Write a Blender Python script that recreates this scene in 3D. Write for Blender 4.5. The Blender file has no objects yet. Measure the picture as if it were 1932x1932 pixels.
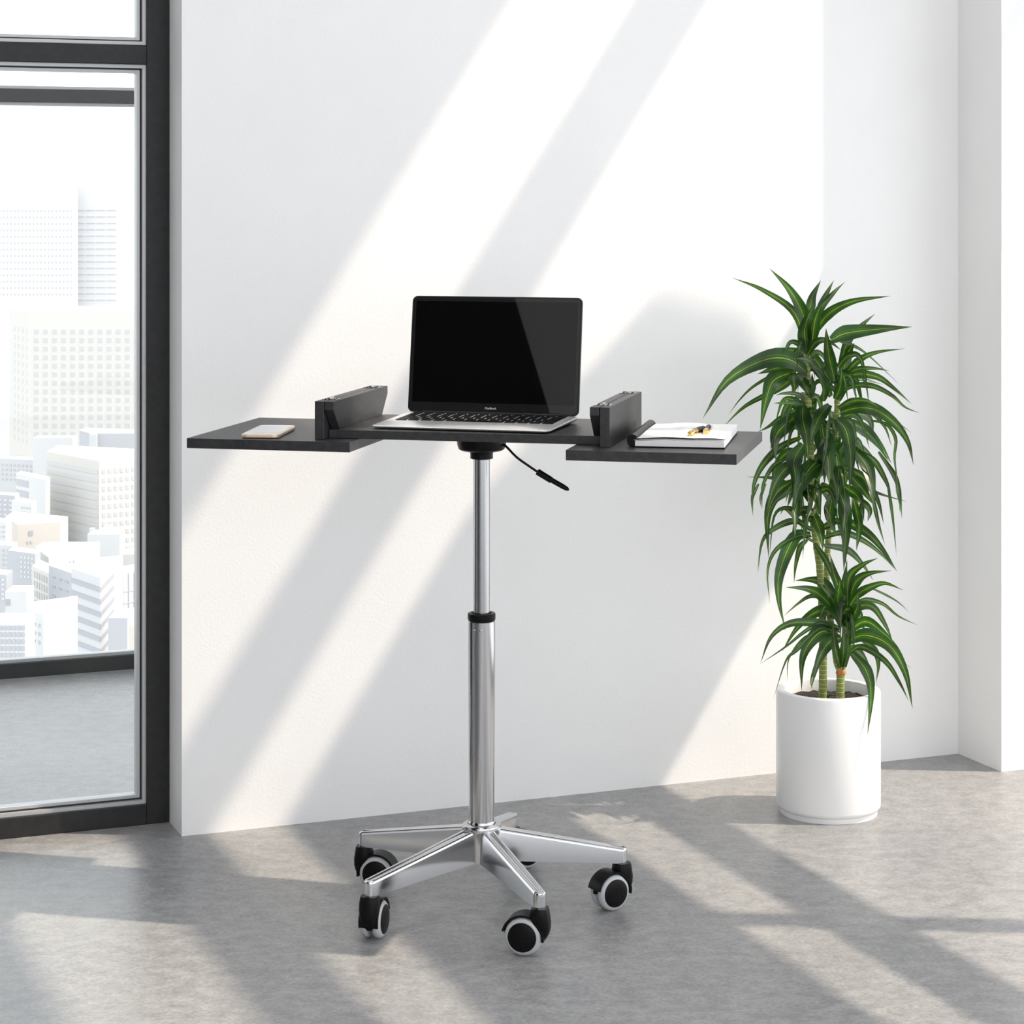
import bpy, bmesh, math, random
from mathutils import Vector, Matrix
C = bpy.context.scene.collection
rnd = random.Random(7)
F = 4200.0; H = 1.24                       # focal length in pixels of the 1932 frame, camera height
WD = Vector((.9305, .3663, 0)); ND = Vector((.3663, -.9305, 0)); A0 = Vector((-.6427, 4.333, 0))
def at(px, py, Y): return Vector(((px-966)*Y/F, Y, H-(py-376)*Y/F))
def atz(px, py, z):
    Y = (H-z)*F/(py-376); return Vector(((px-966)*Y/F, Y, z))
def QT(q, t, z=0): return A0 + WD*q + ND*t + Vector((0, 0, z))

# ---------------------------------------------------------------- materials
def mat(name, col, rough=.5, metal=0, spec=.5, **kw):
    m = bpy.data.materials.new(name); m.use_nodes = True
    b = m.node_tree.nodes['Principled BSDF']
    b.inputs['Base Color'].default_value = (*col, 1); b.inputs['Roughness'].default_value = rough
    b.inputs['Metallic'].default_value = metal; b.inputs['Specular IOR Level'].default_value = spec
    for k, v in kw.items(): b.inputs[k.replace('_', ' ')].default_value = v
    return m
def noise_col(m, c1, c2, scale=8, detail=6, stretch=(1, 1, 1), lo=.35, hi=.65, bump=0, bscale=None, rough=None):
    nt = m.node_tree; N = nt.nodes; L = nt.links; b = N['Principled BSDF']
    tc = N.new('ShaderNodeTexCoord'); mp = N.new('ShaderNodeMapping'); mp.inputs['Scale'].default_value = stretch
    L.new(tc.outputs['Object'], mp.inputs['Vector'])
    n = N.new('ShaderNodeTexNoise'); n.inputs['Scale'].default_value = scale; n.inputs['Detail'].default_value = detail
    n.inputs['Roughness'].default_value = .65
    L.new(mp.outputs[0], n.inputs['Vector'])
    r = N.new('ShaderNodeValToRGB'); r.color_ramp.elements[0].position = lo; r.color_ramp.elements[1].position = hi
    r.color_ramp.elements[0].color = (*c1, 1); r.color_ramp.elements[1].color = (*c2, 1)
    L.new(n.outputs[0], r.inputs[0]); L.new(r.outputs[0], b.inputs['Base Color'])
    if bump:
        bn = N.new('ShaderNodeBump'); bn.inputs['Strength'].default_value = bump; bn.inputs['Distance'].default_value = .002
        if bscale:
            n2 = N.new('ShaderNodeTexNoise'); n2.inputs['Scale'].default_value = bscale; n2.inputs['Detail'].default_value = 4
            L.new(mp.outputs[0], n2.inputs['Vector']); L.new(n2.outputs[0], bn.inputs['Height'])
        else: L.new(n.outputs[0], bn.inputs['Height'])
        L.new(bn.outputs[0], b.inputs['Normal'])
    return m
M = {}
M['wall'] = noise_col(mat('white_plaster', (.86, .86, .86), .8, spec=.2), (.86, .86, .862), (.885, .885, .885), 3, 5, bump=.12, bscale=180)
M['ceil'] = mat('ceiling_paint', (.9, .9, .9), .9, spec=.1)
def concrete():
    m = mat('polished_concrete', (.4, .4, .4), .42, spec=.4)
    nt = m.node_tree; N = nt.nodes; L = nt.links; b = N['Principled BSDF']
    tc = N.new('ShaderNodeTexCoord')
    def nz(scale, st, det=6, rg=.6):
        mp = N.new('ShaderNodeMapping'); mp.inputs['Scale'].default_value = st; L.new(tc.outputs['Object'], mp.inputs['Vector'])
        n = N.new('ShaderNodeTexNoise'); n.inputs['Scale'].default_value = scale; n.inputs['Detail'].default_value = det
        n.inputs['Roughness'].default_value = rg; L.new(mp.outputs[0], n.inputs['Vector']); return n
    a = nz(2.2, (1, .8, 1), 8, .6); c = nz(30, (.8, 1.05, 1), 10, .8); d = nz(190, (.7, 1, 1), 3, .7)
    def ramp(n, c1, c2, lo, hi):
        r = N.new('ShaderNodeValToRGB'); e = r.color_ramp.elements
        e[0].position = lo; e[1].position = hi; e[0].color = (*c1, 1); e[1].color = (*c2, 1); L.new(n.outputs[0], r.inputs[0]); return r
    r1 = ramp(a, (.255, .257, .263), (.325, .323, .320), .3, .7)
    r2 = ramp(c, (.76, .76, .765), (1.14, 1.135, 1.13), .40, .60)
    r3 = ramp(d, (.78, .78, .78), (1.08, 1.08, 1.08), .34, .6)
    def mul(x, y):
        mx = N.new('ShaderNodeMix'); mx.data_type = 'RGBA'; mx.blend_type = 'MULTIPLY'; mx.inputs[0].default_value = 1
        L.new(x, mx.inputs[6]); L.new(y, mx.inputs[7]); return mx.outputs[2]
    o = mul(mul(r1.outputs[0], r2.outputs[0]), r3.outputs[0])
    L.new(o, b.inputs['Base Color'])
    rr = N.new('ShaderNodeMapRange'); rr.inputs[3].default_value = .24; rr.inputs[4].default_value = .44
    L.new(c.outputs[0], rr.inputs[0]); L.new(rr.outputs[0], b.inputs['Roughness'])
    bn = N.new('ShaderNodeBump'); bn.inputs['Strength'].default_value = .12; bn.inputs['Distance'].default_value = .001
    L.new(c.outputs[0], bn.inputs['Height']); L.new(bn.outputs[0], b.inputs['Normal'])
    return m
M['floor'] = concrete()
M['frame'] = noise_col(mat('window_frame_paint', (.022, .022, .023), .42, spec=.3), (.018, .018, .019), (.025, .025, .026), 60, 3)
M['bead'] = mat('glazing_bead_metal', (.5, .51, .52), .4, .3)
M['gasket'] = mat('black_gasket', (.012, .012, .013), .6)
def glass():
    m = bpy.data.materials.new('window_glass'); m.use_nodes = True; nt = m.node_tree; N = nt.nodes; L = nt.links
    N.clear(); o = N.new('ShaderNodeOutputMaterial'); mx = N.new('ShaderNodeMixShader')
    t = N.new('ShaderNodeBsdfTransparent'); t.inputs[0].default_value = (.97, .98, .98, 1)
    g = N.new('ShaderNodeBsdfGlossy'); g.inputs['Roughness'].default_value = .02
    fr = N.new('ShaderNodeFresnel'); fr.inputs[0].default_value = 1.28
    L.new(fr.outputs[0], mx.inputs[0]); L.new(t.outputs[0], mx.inputs[1]); L.new(g.outputs[0], mx.inputs[2]); L.new(mx.outputs[0], o.inputs[0])
    return m
M['glass'] = glass()
def desk_board():
    m = mat('graphite_laminate', (.03, .03, .032), .42, spec=.45)
    return noise_col(m, (.025, .025, .027), (.04, .04, .042), 90, 5, (1, .12, 1), .35, .65, bump=.05)
M['board'] = desk_board()
M['chrome'] = mat('polished_chrome', (.52, .52, .53), .14, 1)
M['steel'] = mat('brushed_steel_tube', (.40, .41, .42), .24, 1)
M['alu'] = mat('cast_aluminium', (.62, .625, .64), .15, 1)
M['black'] = noise_col(mat('black_plastic', (.006, .006, .006), .36, spec=.15), (.004, .004, .0045), (.007, .007, .0075), 200, 2)
M['tyre'] = mat('pale_grey_tyre', (.50, .51, .53), .35)
M['lap'] = mat('silver_anodised_aluminium', (.78, .79, .8), .3, .55)
M['lapdark'] = mat('laptop_lid_edge', (.006, .006, .007), .3)
M['bezel'] = mat('glossy_black_bezel', (.017, .017, .0178), .012, spec=.45)
M['screen'] = mat('dark_display_glass', (.0036, .0036, .0038), .012, spec=.45)
M['key'] = mat('black_key_plastic', (.006, .006, .007), .5, spec=.2)
M['pad'] = mat('trackpad_glass', (.66, .67, .69), .3, .3)
M['text'] = mat('white_print', (.85, .85, .86), .5)
M['gold'] = mat('brass_gold', (.62, .46, .17), .2, 1)
M['phonegold'] = mat('pale_gold_phone_shell', (.85, .68, .5), .3, .5)
M['phonescreen'] = mat('pale_phone_front', (.74, .76, .8), .12)
M['phonewhite'] = mat('white_phone_border', (.88, .87, .86), .2)
M['paper'] = noise_col(mat('white_paper', (.86, .86, .86), .8, spec=.2), (.82, .82, .83), (.9, .9, .9), 4, 3, (1, 1, 120))
M['pagegrey'] = mat('paper_edge', (.6, .6, .61), .8)
M['pot'] = mat('white_glazed_ceramic', (.86, .86, .86), .22, spec=.5)
M['soil'] = noise_col(mat('dark_potting_soil', (.015, .01, .008), .95), (.006, .004, .003), (.035, .024, .018), 120, 4, bump=.8)
def leafmat():
    m = mat('striped_leaf', (.03, .1, .02), .28, spec=.5)
    nt = m.node_tree; N = nt.nodes; L = nt.links; b = N['Principled BSDF']; out = [n for n in N if n.type == 'OUTPUT_MATERIAL'][0]
    uv = N.new('ShaderNodeUVMap'); sp = N.new('ShaderNodeSeparateXYZ'); L.new(uv.outputs[0], sp.inputs[0])
    s = N.new('ShaderNodeMath'); s.operation = 'SUBTRACT'; s.inputs[1].default_value = .5; L.new(sp.outputs[0], s.inputs[0])
    a = N.new('ShaderNodeMath'); a.operation = 'ABSOLUTE'; L.new(s.outputs[0], a.inputs[0])
    r = N.new('ShaderNodeValToRGB'); cr = r.color_ramp; e = cr.elements
    e[0].position = 0; e[0].color = (.26, .31, .10, 1); e[1].position = .5; e[1].color = (.03, .08, .025, 1)
    for p, c in ((.018, (.26, .31, .10, 1)), (.04, (.022, .07, .02, 1)), (.13, (.03, .095, .02, 1)), (.16, (.075, .13, .04, 1)), (.18, (.02, .065, .018, 1)), (.44, (.017, .055, .018, 1))):
        x = e.new(p); x.color = c
    L.new(a.outputs[0], r.inputs[0])
    n = N.new('ShaderNodeTexNoise'); n.inputs['Scale'].default_value = 9; tc = N.new('ShaderNodeTexCoord'); L.new(tc.outputs['Object'], n.inputs['Vector'])
    mr = N.new('ShaderNodeMapRange'); mr.inputs[1].default_value = .3; mr.inputs[2].default_value = .7; mr.inputs[3].default_value = .3; mr.inputs[4].default_value = 1.15; n.inputs['Scale'].default_value = 14
    L.new(n.outputs[0], mr.inputs[0])
    mx = N.new('ShaderNodeVectorMath'); mx.operation = 'SCALE'; L.new(r.outputs[0], mx.inputs[0]); L.new(mr.outputs[0], mx.inputs['Scale'])
    L.new(mx.outputs[0], b.inputs['Base Color'])
    tr = N.new('ShaderNodeBsdfTranslucent'); sc = N.new('ShaderNodeVectorMath'); sc.operation = 'MULTIPLY'; sc.inputs[1].default_value = (4.5, 4.5, 1.2)
    L.new(mx.outputs[0], sc.inputs[0]); L.new(sc.outputs[0], tr.inputs[0])
    ms = N.new('ShaderNodeMixShader'); ms.inputs[0].default_value = .34
    L.new(b.outputs[0], ms.inputs[1]); L.new(tr.outputs[0], ms.inputs[2]); L.new(ms.outputs[0], out.inputs[0])
    return m
M['leaf'] = leafmat()
def canemat():
    m = mat('ringed_green_cane', (.25, .28, .06), .55)
    nt = m.node_tree; N = nt.nodes; L = nt.links; b = N['Principled BSDF']
    tc = N.new('ShaderNodeTexCoord'); w = N.new('ShaderNodeTexWave'); w.bands_direction = 'Z'; w.inputs['Scale'].default_value = 34; w.inputs['Distortion'].default_value = 1.6
    L.new(tc.outputs['Object'], w.inputs['Vector'])
    r = N.new('ShaderNodeValToRGB'); e = r.color_ramp.elements; e[0].position = .0; e[0].color = (.5, .48, .2, 1); e[1].position = .3; e[1].color = (.13, .19, .03, 1)
    x = e.new(.85); x.color = (.24, .30, .06, 1)
    L.new(w.outputs[0], r.inputs[0]); L.new(r.outputs[0], b.inputs['Base Color']); return m
M['cane'] = canemat()
M['scar'] = mat('orange_cane_scar', (.55, .2, .05), .7)
CW = .69
def hazy_citymat(n, c): return mat('city_'+n, tuple(x*CW for x in c), .9, spec=0)  # distance haze is put into these pale, low contrast colours
M['c_white'] = hazy_citymat('white', (.86, .86, .87)); M['c_cream'] = hazy_citymat('cream', (.83, .81, .77)); M['c_grey'] = hazy_citymat('grey', (.64, .65, .69))
M['c_pale'] = hazy_citymat('pale_grey', (.77, .78, .80)); M['c_peach'] = hazy_citymat('peach', (.83, .77, .72)); M['c_win'] = hazy_citymat('window', (.56, .57, .61))
M['c_winl'] = hazy_citymat('light_window', (.69, .69, .70)); M['c_glass'] = hazy_citymat('bluish', (.74, .79, .83)); M['c_ground'] = hazy_citymat('ground', (.7, .7, .71))
M['c_far'] = hazy_citymat('hazed_white', (.88, .88, .90)); M['c_farwin'] = hazy_citymat('hazed_window', (.67, .67, .70))

# ---------------------------------------------------------------- mesh helpers
def obj(name, bm, m, parent=None, smooth=False, bevel=0, seg=2, angle=35):
    me = bpy.data.meshes.new(name); bmesh.ops.recalc_face_normals(bm, faces=bm.faces)
    bm.to_mesh(me); bm.free()
    me.materials.append(m)
    o = bpy.data.objects.new(name, me); C.objects.link(o)
    if smooth:
        for p in me.polygons: p.use_smooth = True
        try: me.set_sharp_from_angle(angle=math.radians(angle))
        except Exception: pass
    if bevel:
        md = o.modifiers.new('bevel', 'BEVEL'); md.width = bevel; md.segments = seg; md.limit_method = 'ANGLE'
    if parent is not None: o.parent = parent; o.matrix_parent_inverse = Matrix.Identity(4)
    return o
def thing(name, label, cat, loc=(0, 0, 0), rz=0, group=None):
    o = bpy.data.objects.new(name, None); C.objects.link(o); o.empty_display_size = .05
    o.location = loc; o.rotation_euler = (0, 0, rz); o['label'] = label; o['category'] = cat
    if group: o['group'] = group
    return o
def tag(o, label, cat, group=None):
    o['label'] = label; o['category'] = cat
    if group: o['group'] = group
    return o
def struct(o): o['kind'] = 'structure'; return o
def box(bm, lo, hi, Mx=None):
    vs = [Vector((x, y, z)) for x in (lo[0], hi[0]) for y in (lo[1], hi[1]) for z in (lo[2], hi[2])]
    if Mx is not None: vs = [Mx @ v for v in vs]
    v = [bm.verts.new(p) for p in vs]
    for f in ((0, 1, 3, 2), (4, 6, 7, 5), (0, 4, 5, 1), (2, 3, 7, 6), (0, 2, 6, 4), (1, 5, 7, 3)): bm.faces.new([v[i] for i in f])
    return bm
def nb(): return bmesh.new()
def lathe(bm, prof, c=(0, 0, 0), n=48, axis='Z'):
    rings = []
    for r, z in prof:
        ring = []
        for i in range(n):
            a = 2*math.pi*i/n; p = (r*math.cos(a), r*math.sin(a), z)
            if axis == 'Y': p = (p[0], z, p[1])
            ring.append(bm.verts.new(Vector(p)+Vector(c)))
        rings.append(ring)
    for a, b in zip(rings, rings[1:]):
        for i in range(n): bm.faces.new((a[i], a[(i+1) % n], b[(i+1) % n], b[i]))
    bm.faces.new(rings[0][::-1]); bm.faces.new(rings[-1]); return bm
def tube(bm, pts, rad, n=16):
    pts = [Vector(p) for p in pts]; rings = []
    if not isinstance(rad, (list, tuple)): rad = [rad]*len(pts)
    up = Vector((0, 0, 1))
    for i, p in enumerate(pts):
        d = (pts[min(i+1, len(pts)-1)]-pts[max(i-1, 0)]).normalized()
        s = d.cross(up if abs(d.z) < .95 else Vector((1, 0, 0))).normalized(); t = s.cross(d)
        rings.append([bm.verts.new(p+(s*math.cos(2*math.pi*k/n)+t*math.sin(2*math.pi*k/n))*rad[i]) for k in range(n)])
    for a, b in zip(rings, rings[1:]):
        for i in range(n): bm.faces.new((a[i], a[(i+1) % n], b[(i+1) % n], b[i]))
    bm.faces.new(rings[0][::-1]); bm.faces.new(rings[-1]); return bm
def crom(pts, n):
    P = [pts[0]*2-pts[1]]+pts+[pts[-1]*2-pts[-2]]; out = []; S = len(pts)-1
    for k in range(n+1):
        x = k/n*S; i = min(int(x), S-1); t = x-i; a, b, c, d = P[i:i+4]
        out.append(.5*((2*b)+(c-a)*t+(2*a-5*b+4*c-d)*t*t+(3*b-a-3*c+d)*t**3))
    return out
def prism(bm, poly, d0, d1, fn):
    a = [bm.verts.new(fn(x, y, d0)) for x, y in poly]; b = [bm.verts.new(fn(x, y, d1)) for x, y in poly]
    n = len(poly)
    bm.faces.new(a[::-1]); bm.faces.new(b)
    for i in range(n): bm.faces.new((a[i], a[(i+1) % n], b[(i+1) % n], b[i]))
    return bm
MQ = Matrix(((WD.x, ND.x, 0, A0.x), (WD.y, ND.y, 0, A0.y), (0, 0, 1, 0), (0, 0, 0, 1)))   # wall frame: q along, t into room, z
def qbox(bm, q0, q1, t0, t1, z0, z1): return box(bm, (q0, t0, z0), (q1, t1, z1), MQ)

# ---------------------------------------------------------------- room
CE = 4.3; TB = 7.6; QL = -4.0; QR = 2.162; TF = -1.566
struct(obj('floor', qbox(nb(), QL-.15, QR+.15, TF-.12, TB+.15, -.12, 0), M['floor']))
struct(obj('ceiling', qbox(nb(), QL-.15, QR+.15, -.161, TB+.15, CE, CE+.2), M['ceil']))
struct(obj('wall_back', qbox(nb(), 0, 1.763, -.16, 0, 0, CE), M['wall']))
struct(obj('wall_corner', qbox(nb(), 1.763, QR+.05, -.16, .170, 0, CE), M['wall']))
struct(obj('wall_left', qbox(nb(), QL-.15, QL, TF, TB, 0, CE), M['wall']))
struct(obj('reflection_card', prism(nb(), [(1.2, 0), (4.99, 0), (2.80, CE), (1.2, CE)], QL+.001, QL+.04, lambda t, z, q: QT(q, t, z)), mat('reflection_card_black', (.006, .006, .007), .9, spec=.1)))  # added unseen dark card; its slanted edge mirrors in the laptop display
struct(obj('wall_sun_block', qbox(nb(), 1.3, 1.45, TF, -.161, 0, CE), M['wall']))  # added unseen wall, keeps the sun out of the corridor
# right hand window wall: bars run away from the back wall, sun comes through it
def glazed(name, rects, m, par=None, **kw):
    bm = nb()
    for r in rects: qbox(bm, *r)
    return obj(name, bm, m, par, **kw)
ZB = [(0, .05), (1.81, 1.955), (3.31, 3.50), (3.99, CE)]
rects = [(QR, QR+.05, .170, TB, a, b) for a, b in ZB]
rects += [(QR, QR+.05, t-.028, t+.028, 0, CE) for t in (1.53, 2.9, 4.3, 5.7, 7.1)]
w3 = struct(glazed('window_3', rects, M['frame']))
obj('shade_panel', prism(nb(), [(.17, 1.955), (.68, 1.955), (.68, 2.23), (TB, 2.23), (TB, 3.01), (.76, 3.01), (.56, 2.80), (.48, 2.50), (.44, 2.23), (.17, 2.23)], QR, QR+.05, lambda t, z, q: QT(q, t, z)), M['frame'], w3)  # unseen board, outline cut to throw the shade on the back wall
# window wall behind the camera
rects = [(QL, QR, TB, TB+.06, 0, .06), (QL, QR, TB, TB+.06, 4.05, CE), (QL, QR, TB, TB+.06, 2.6, 2.68)]
rects += [(q-.03, q+.03, TB, TB+.06, 0, CE) for q in (-3.97, -2.5, -1.0, .5, 2.0)]
struct(glazed('window_4', rects, M['frame']))
# near window, left of the white wall
T0, T1 = -.160, -.106
w1 = struct(glazed('window_1', [(-.046, 0, T0, T1, 0, CE), (QL, -.046, T0, T1, 0, .040), (QL, -.046, T0, T1, 1.507, 1.546), (QL, -.046, T0, T1, CE-.05, CE),
    (-1.34, -1.294, T0, T1, .04, CE-.05), (-2.64, -2.594, T0, T1, .04, CE-.05)], M['frame'], bevel=.0015))
def beads(q0, q1, z0, z1, t0, t1, w=.007):
    return [(q0, q0+w, t0, t1, z0, z1), (q1-w, q1, t0, t1, z0, z1), (q0+w, q1-w, t0, t1, z0, z0+w), (q0+w, q1-w, t0, t1, z1-w, z1)]
for (a, b) in ((-1.294, -.046), (-2.594, -1.34)):
    for (c, d) in ((.040, 1.507), (1.546, CE-.05)):
        glazed('glazing_bead', beads(a, b, c, d, -.150, -.114), M['bead'], w1)
        glazed('gasket', beads(a+.007, b-.007, c+.007, d-.007, -.141, -.123, .003), M['gasket'], w1)
        glazed('inner_bead', beads(a+.010, b-.010, c+.010, d-.010, -.150, -.125, .006), M['bead'], w1)
        glazed('pane', [(a+.004, b-.004, -.136, -.130, c+.004, d-.004)], M['glass'], w1)
# far window across the corridor
w2 = struct(glazed('window_2', [(QL, 1.3, TF-.05, TF, 0, .038), (QL, 1.3, TF-.05, TF, 1.492, 1.527), (QL, 1.3, TF-.05, TF, CE-.05, CE)] +
    [(q-.022, q+.022, TF-.05, TF, .038, CE-.05) for q in (.42, -.98, -2.38, -3.78)], M['frame'], bevel=.0015))
for (a, b) in ((-.958, .398), (-2.358, -1.002)):
    for (c, d) in ((.038, 1.492), (1.527, CE-.05)):
        glazed('glazing_bead', beads(a, b, c, d, TF-.04, TF-.012, .008), M['bead'], w2)
        glazed('pane', [(a+.005, b-.005, TF-.028, TF-.022, c+.005, d-.005)], M['glass'], w2)

# ---------------------------------------------------------------- laptop cart
CX, CY = -.053, 3.881
cart = thing('laptop_cart', 'graphite grey rolling laptop desk on a chrome pole with five casters', 'desk', (CX, CY, 0), 0)
AR = math.radians(-13); RM = Matrix.Rotation(AR, 4, 'Z')
def rb(lo, hi, bm=None): return box(bm or nb(), lo, hi, RM)
ZT = .843; ZU = .828; ZL = .8105
obj('center_top', rb((-.2468, -.100, ZU), (.2335, .184, ZT)), M['board'], cart, bevel=.0008)
obj('side_shelf', rb((-.487, -.152, ZL), (-.193, .222, ZU-.0003)), M['board'], cart, bevel=.0008)
obj('side_shelf', rb((.187, -.182, ZL), (.469, .178, ZU-.0003)), M['board'], cart, bevel=.0008)
def trap(u0, u1, v0, v1, zb, zt, dv):
    poly = [(v0, zt), (v0, zt-.014), (v0+dv, zb), (v1-dv, zb), (v1, zt-.014), (v1, zt)]
    return prism(nb(), poly, u0, u1, lambda v, z, u: RM @ Vector((u, v, z)))
SZ = .8935
obj('folding_panel', rb((-.2645, -.124, ZU), (-.2480, .209, SZ)), M['board'], cart, bevel=.0008)
obj('folding_panel', rb((.2352, -.134, ZU), (.2517, .181, SZ+.001)), M['board'], cart, bevel=.0008)
obj('support_panel', trap(-.2466, -.2310, -.124, .209, ZT, SZ, .036), M['board'], cart, bevel=.0006)
obj('support_panel', trap(.2180, .2337, -.134, .181, ZT, SZ+.001, .036), M['board'], cart, bevel=.0006)
for (uc, z, vs) in ((-.2473, SZ, (-.085, .165)), (.2345, SZ+.001, (-.097, .140))):
    for v in vs:
        bm = nb()
        rb((uc-.0135, v-.011, z), (uc-.0025, v+.011, z+.0012), bm); rb((uc+.0025, v-.011, z), (uc+.0135, v+.011, z+.0012), bm)
        a = RM @ Vector((uc, v-.012, z+.0016)); b = RM @ Vector((uc, v+.012, z+.0016)); tube(bm, [a, b], .0022, 10)
        h = obj('hinge', bm, M['chrome'], cart, smooth=True)
        bm = nb()
        for s in (-.008, .008):
            for dv in (-.006, .006):
                p = RM @ Vector((uc+s, v+dv, z+.0012)); lathe(bm, [(.0019, 0), (.0019, .0006), (.001, .0009)], p, 10)
        obj('screw', bm, M['black'], h)
PB = .149
# cup, collar, poles
def lz(prof): return lathe(nb(), prof, (0, 0, 0), 56)
obj('mounting_cup', lz([(.044, ZU), (.0425, .812), (.040, .805), (.036, .8025), (.030, .8015), (.0245, .801), (.0205, .7995), (.0198, .797), (.0198, .7885), (.0175, .7875)]), M['black'], cart, smooth=True)
obj('upper_pole', lz([(.0143, .50), (.0143, .797)]), M['steel'], cart, smooth=True)
obj('pole_collar', lz([(.0225, .5055), (.0238, .507), (.0243, .509), (.0243, .5175), (.0232, .519), (.0185, .5195), (.016, .517), (.015, .512)]), M['black'], cart, smooth=True)
lp = obj('lower_pole', lz([(.0222, PB-.02), (.0222, .20), (.0232, .32), (.0238, .44), (.0238, .505), (.0225, .5062)]), M['chrome'], cart, smooth=True)
bm = nb()
for dx in (-.0125, -.0015):
    y = -math.sqrt(.0238**2-dx*dx)
    bm2 = bmesh.ops.create_uvsphere(bm, u_segments=12, v_segments=8, radius=.0022, matrix=Matrix.Translation((dx, y, .4925)))
obj('rivet', bm, M['chrome'], lp, smooth=True)
# height lever
def loc(px, py, Y): return at(px, py, Y)-Vector((CX, CY, 0))
pts = [loc(938, 838, 3.870), loc(952, 840, 3.862), loc(974, 862, 3.855), loc(996, 878, 3.85), loc(1018, 893, 3.845)]
lv = obj('height_lever', tube(nb(), crom(pts, 14), .0021, 10), M['black'], cart, smooth=True)
g = [loc(1014, 890, 3.846), loc(1040, 906, 3.84), loc(1041, 906, 3.84), loc(1062, 918, 3.836), loc(1070, 922.5, 3.835), loc(1073.5, 924.5, 3.835)]
obj('lever_grip', tube(nb(), g, [.0058, .0056, .0045, .0044, .0036, .0014], 14), M['black'], lv, smooth=True)
# star base
HUB = obj('base_hub', lz([(.0200, .089), (.0300, .089), (.0308, .12), (.0318, .135), (.0335, .141), (.0345, .147), (.0335, .151), (.0300, .1535), (.0255, .154), (.0245, .1535), (.024, .148)]), M['alu'], cart, smooth=True)
lathe_b = obj('pole_ring', lz([(.0236, .148), (.0236, .1565), (.0228, .158), (.0224, .158)]), M['chrome'], cart, smooth=True)
def arm(ang):
    bm = nb(); secs = []
    L = .245; r0 = .016
    xs = [r0+(L-r0)*k/10 for k in range(11)]; tipw = .0108
    for x in xs: secs.append((x, 1.0, 0))
    for k in range(1, 6):
        a = k/5*math.pi/2; secs.append((L+math.sin(a)*tipw, max(math.cos(a), .05), .0035*(1-math.cos(a))))
    rings = []
    R = Matrix.Rotation(ang, 4, 'Z')
    for x, s, drop in secs:
        f = min((x-r0)/(L-r0), 1.0)
        w = (.0138*(1-f)+tipw*f)*s; zt = .1485*(1-f)+.1045*f-drop; zb = .090*(1-f**1.1)+.0775*f**1.1
        pr = [(-w, zb), (-w, zt-.006), (-w*.94, zt-.0025), (-w*.78, zt-.0004), (-w*.55, zt), (-w*.38, zt-.0006), (-w*.26, zt-.0024), (0, zt-.0027)]
        pr = pr+[(-a, b) for a, b in pr[-2::-1]]
        rings.append([bm.verts.new(R @ Vector((x, y, z))) for y, z in pr])
    for a, b in zip(rings, rings[1:]):
        n = len(a)
        for i in range(n-1): bm.faces.new((a[i], a[i+1], b[i+1], b[i]))
        bm.faces.new((a[-1], a[0], b[0], b[-1]))
    bm.faces.new(rings[-1]); bm.faces.new(rings[0][::-1])
    o = obj('base_arm', bm, M['alu'], cart, smooth=True, angle=50)
    return o
ANG = [5.6, 77.6, 149.6, 221.6, 293.6]
for a in ANG: arm(math.radians(a))
def hood_bm():
    bm = nb(); cz = .0315; cx = .026
    # housing: stacked rounded sections
    secs = [(.0775, .0, .0135, .0145), (.0745, .0, .0148, .0155), (.066, .0, .0158, .0170), (.055, -.001, .0168, .0170), (.044, -.0015, .0162, .0158), (.034, -.001, .0140, .0136), (.026, .001, .0105, .0105), (.020, .003, .006, .0065), (.0175, .005, .002, .002)]
    rings = []
    for z, x0, rx, ry in secs:
        ring = []
        for i in range(24):
            a = 2*math.pi*i/24; ca, sa = math.cos(a), math.sin(a)
            ex = math.copysign(abs(ca)**.7, ca)*rx; ey = math.copysign(abs(sa)**.7, sa)*ry
            ring.append(bm.verts.new((x0+ex, ey, z)))
        rings.append(ring)
    for a, b in zip(rings, rings[1:]):
        for i in range(24): bm.faces.new((a[i], b[i], b[(i+1) % 24], a[(i+1) % 24]))
    bm.faces.new(rings[0]); bm.faces.new(rings[-1][::-1])
    # fender over the wheels plus middle web
    def arc(r0, r1, y0, y1, a0, a1, n=20):
        poly = [(cx+r1*math.cos(math.radians(a0+(a1-a0)*k/n)), cz+r1*math.sin(math.radians(a0+(a1-a0)*k/n))) for k in range(n+1)]
        poly += [(cx+r0*math.cos(math.radians(a1+(a0-a1)*k/n)), cz+r0*math.sin(math.radians(a1+(a0-a1)*k/n))) for k in range(n+1)]
        prism(bm, poly, y0, y1, lambda x, z, y: Vector((x, y, z)))
    arc(.0325, .0358, -.0168, .0168, 12, 190)
    arc(.005, .034, -.0030, .0030, 0, 200)
    return bm
def wheel_bm(s):
    prof = [(.010, .0035), (.0245, .0035), (.0290, .0045), (.0312, .0075), (.0315, .0105), (.0305, .0145), (.0275, .0175), (.0240, .0185), (.010, .0185)]
    return lathe(nb(), [(r, s*y) for r, y in prof], (.026, 0, .0315), 40, 'Y')
def cap_bm(s):
    prof = [(.0242, .0180), (.0240, .0192), (.022, .0203), (.015, .0215), (.007, .0220), (.001, .0221)]
    return lathe(nb(), [(r, s*y) for r, y in prof], (.026, 0, .0315), 40, 'Y')
base_meshes = None
CAST = [(5.6, 213), (77.6, 30), (149.6, -12), (221.6, 76), (293.6, 166)]
first = None
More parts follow.
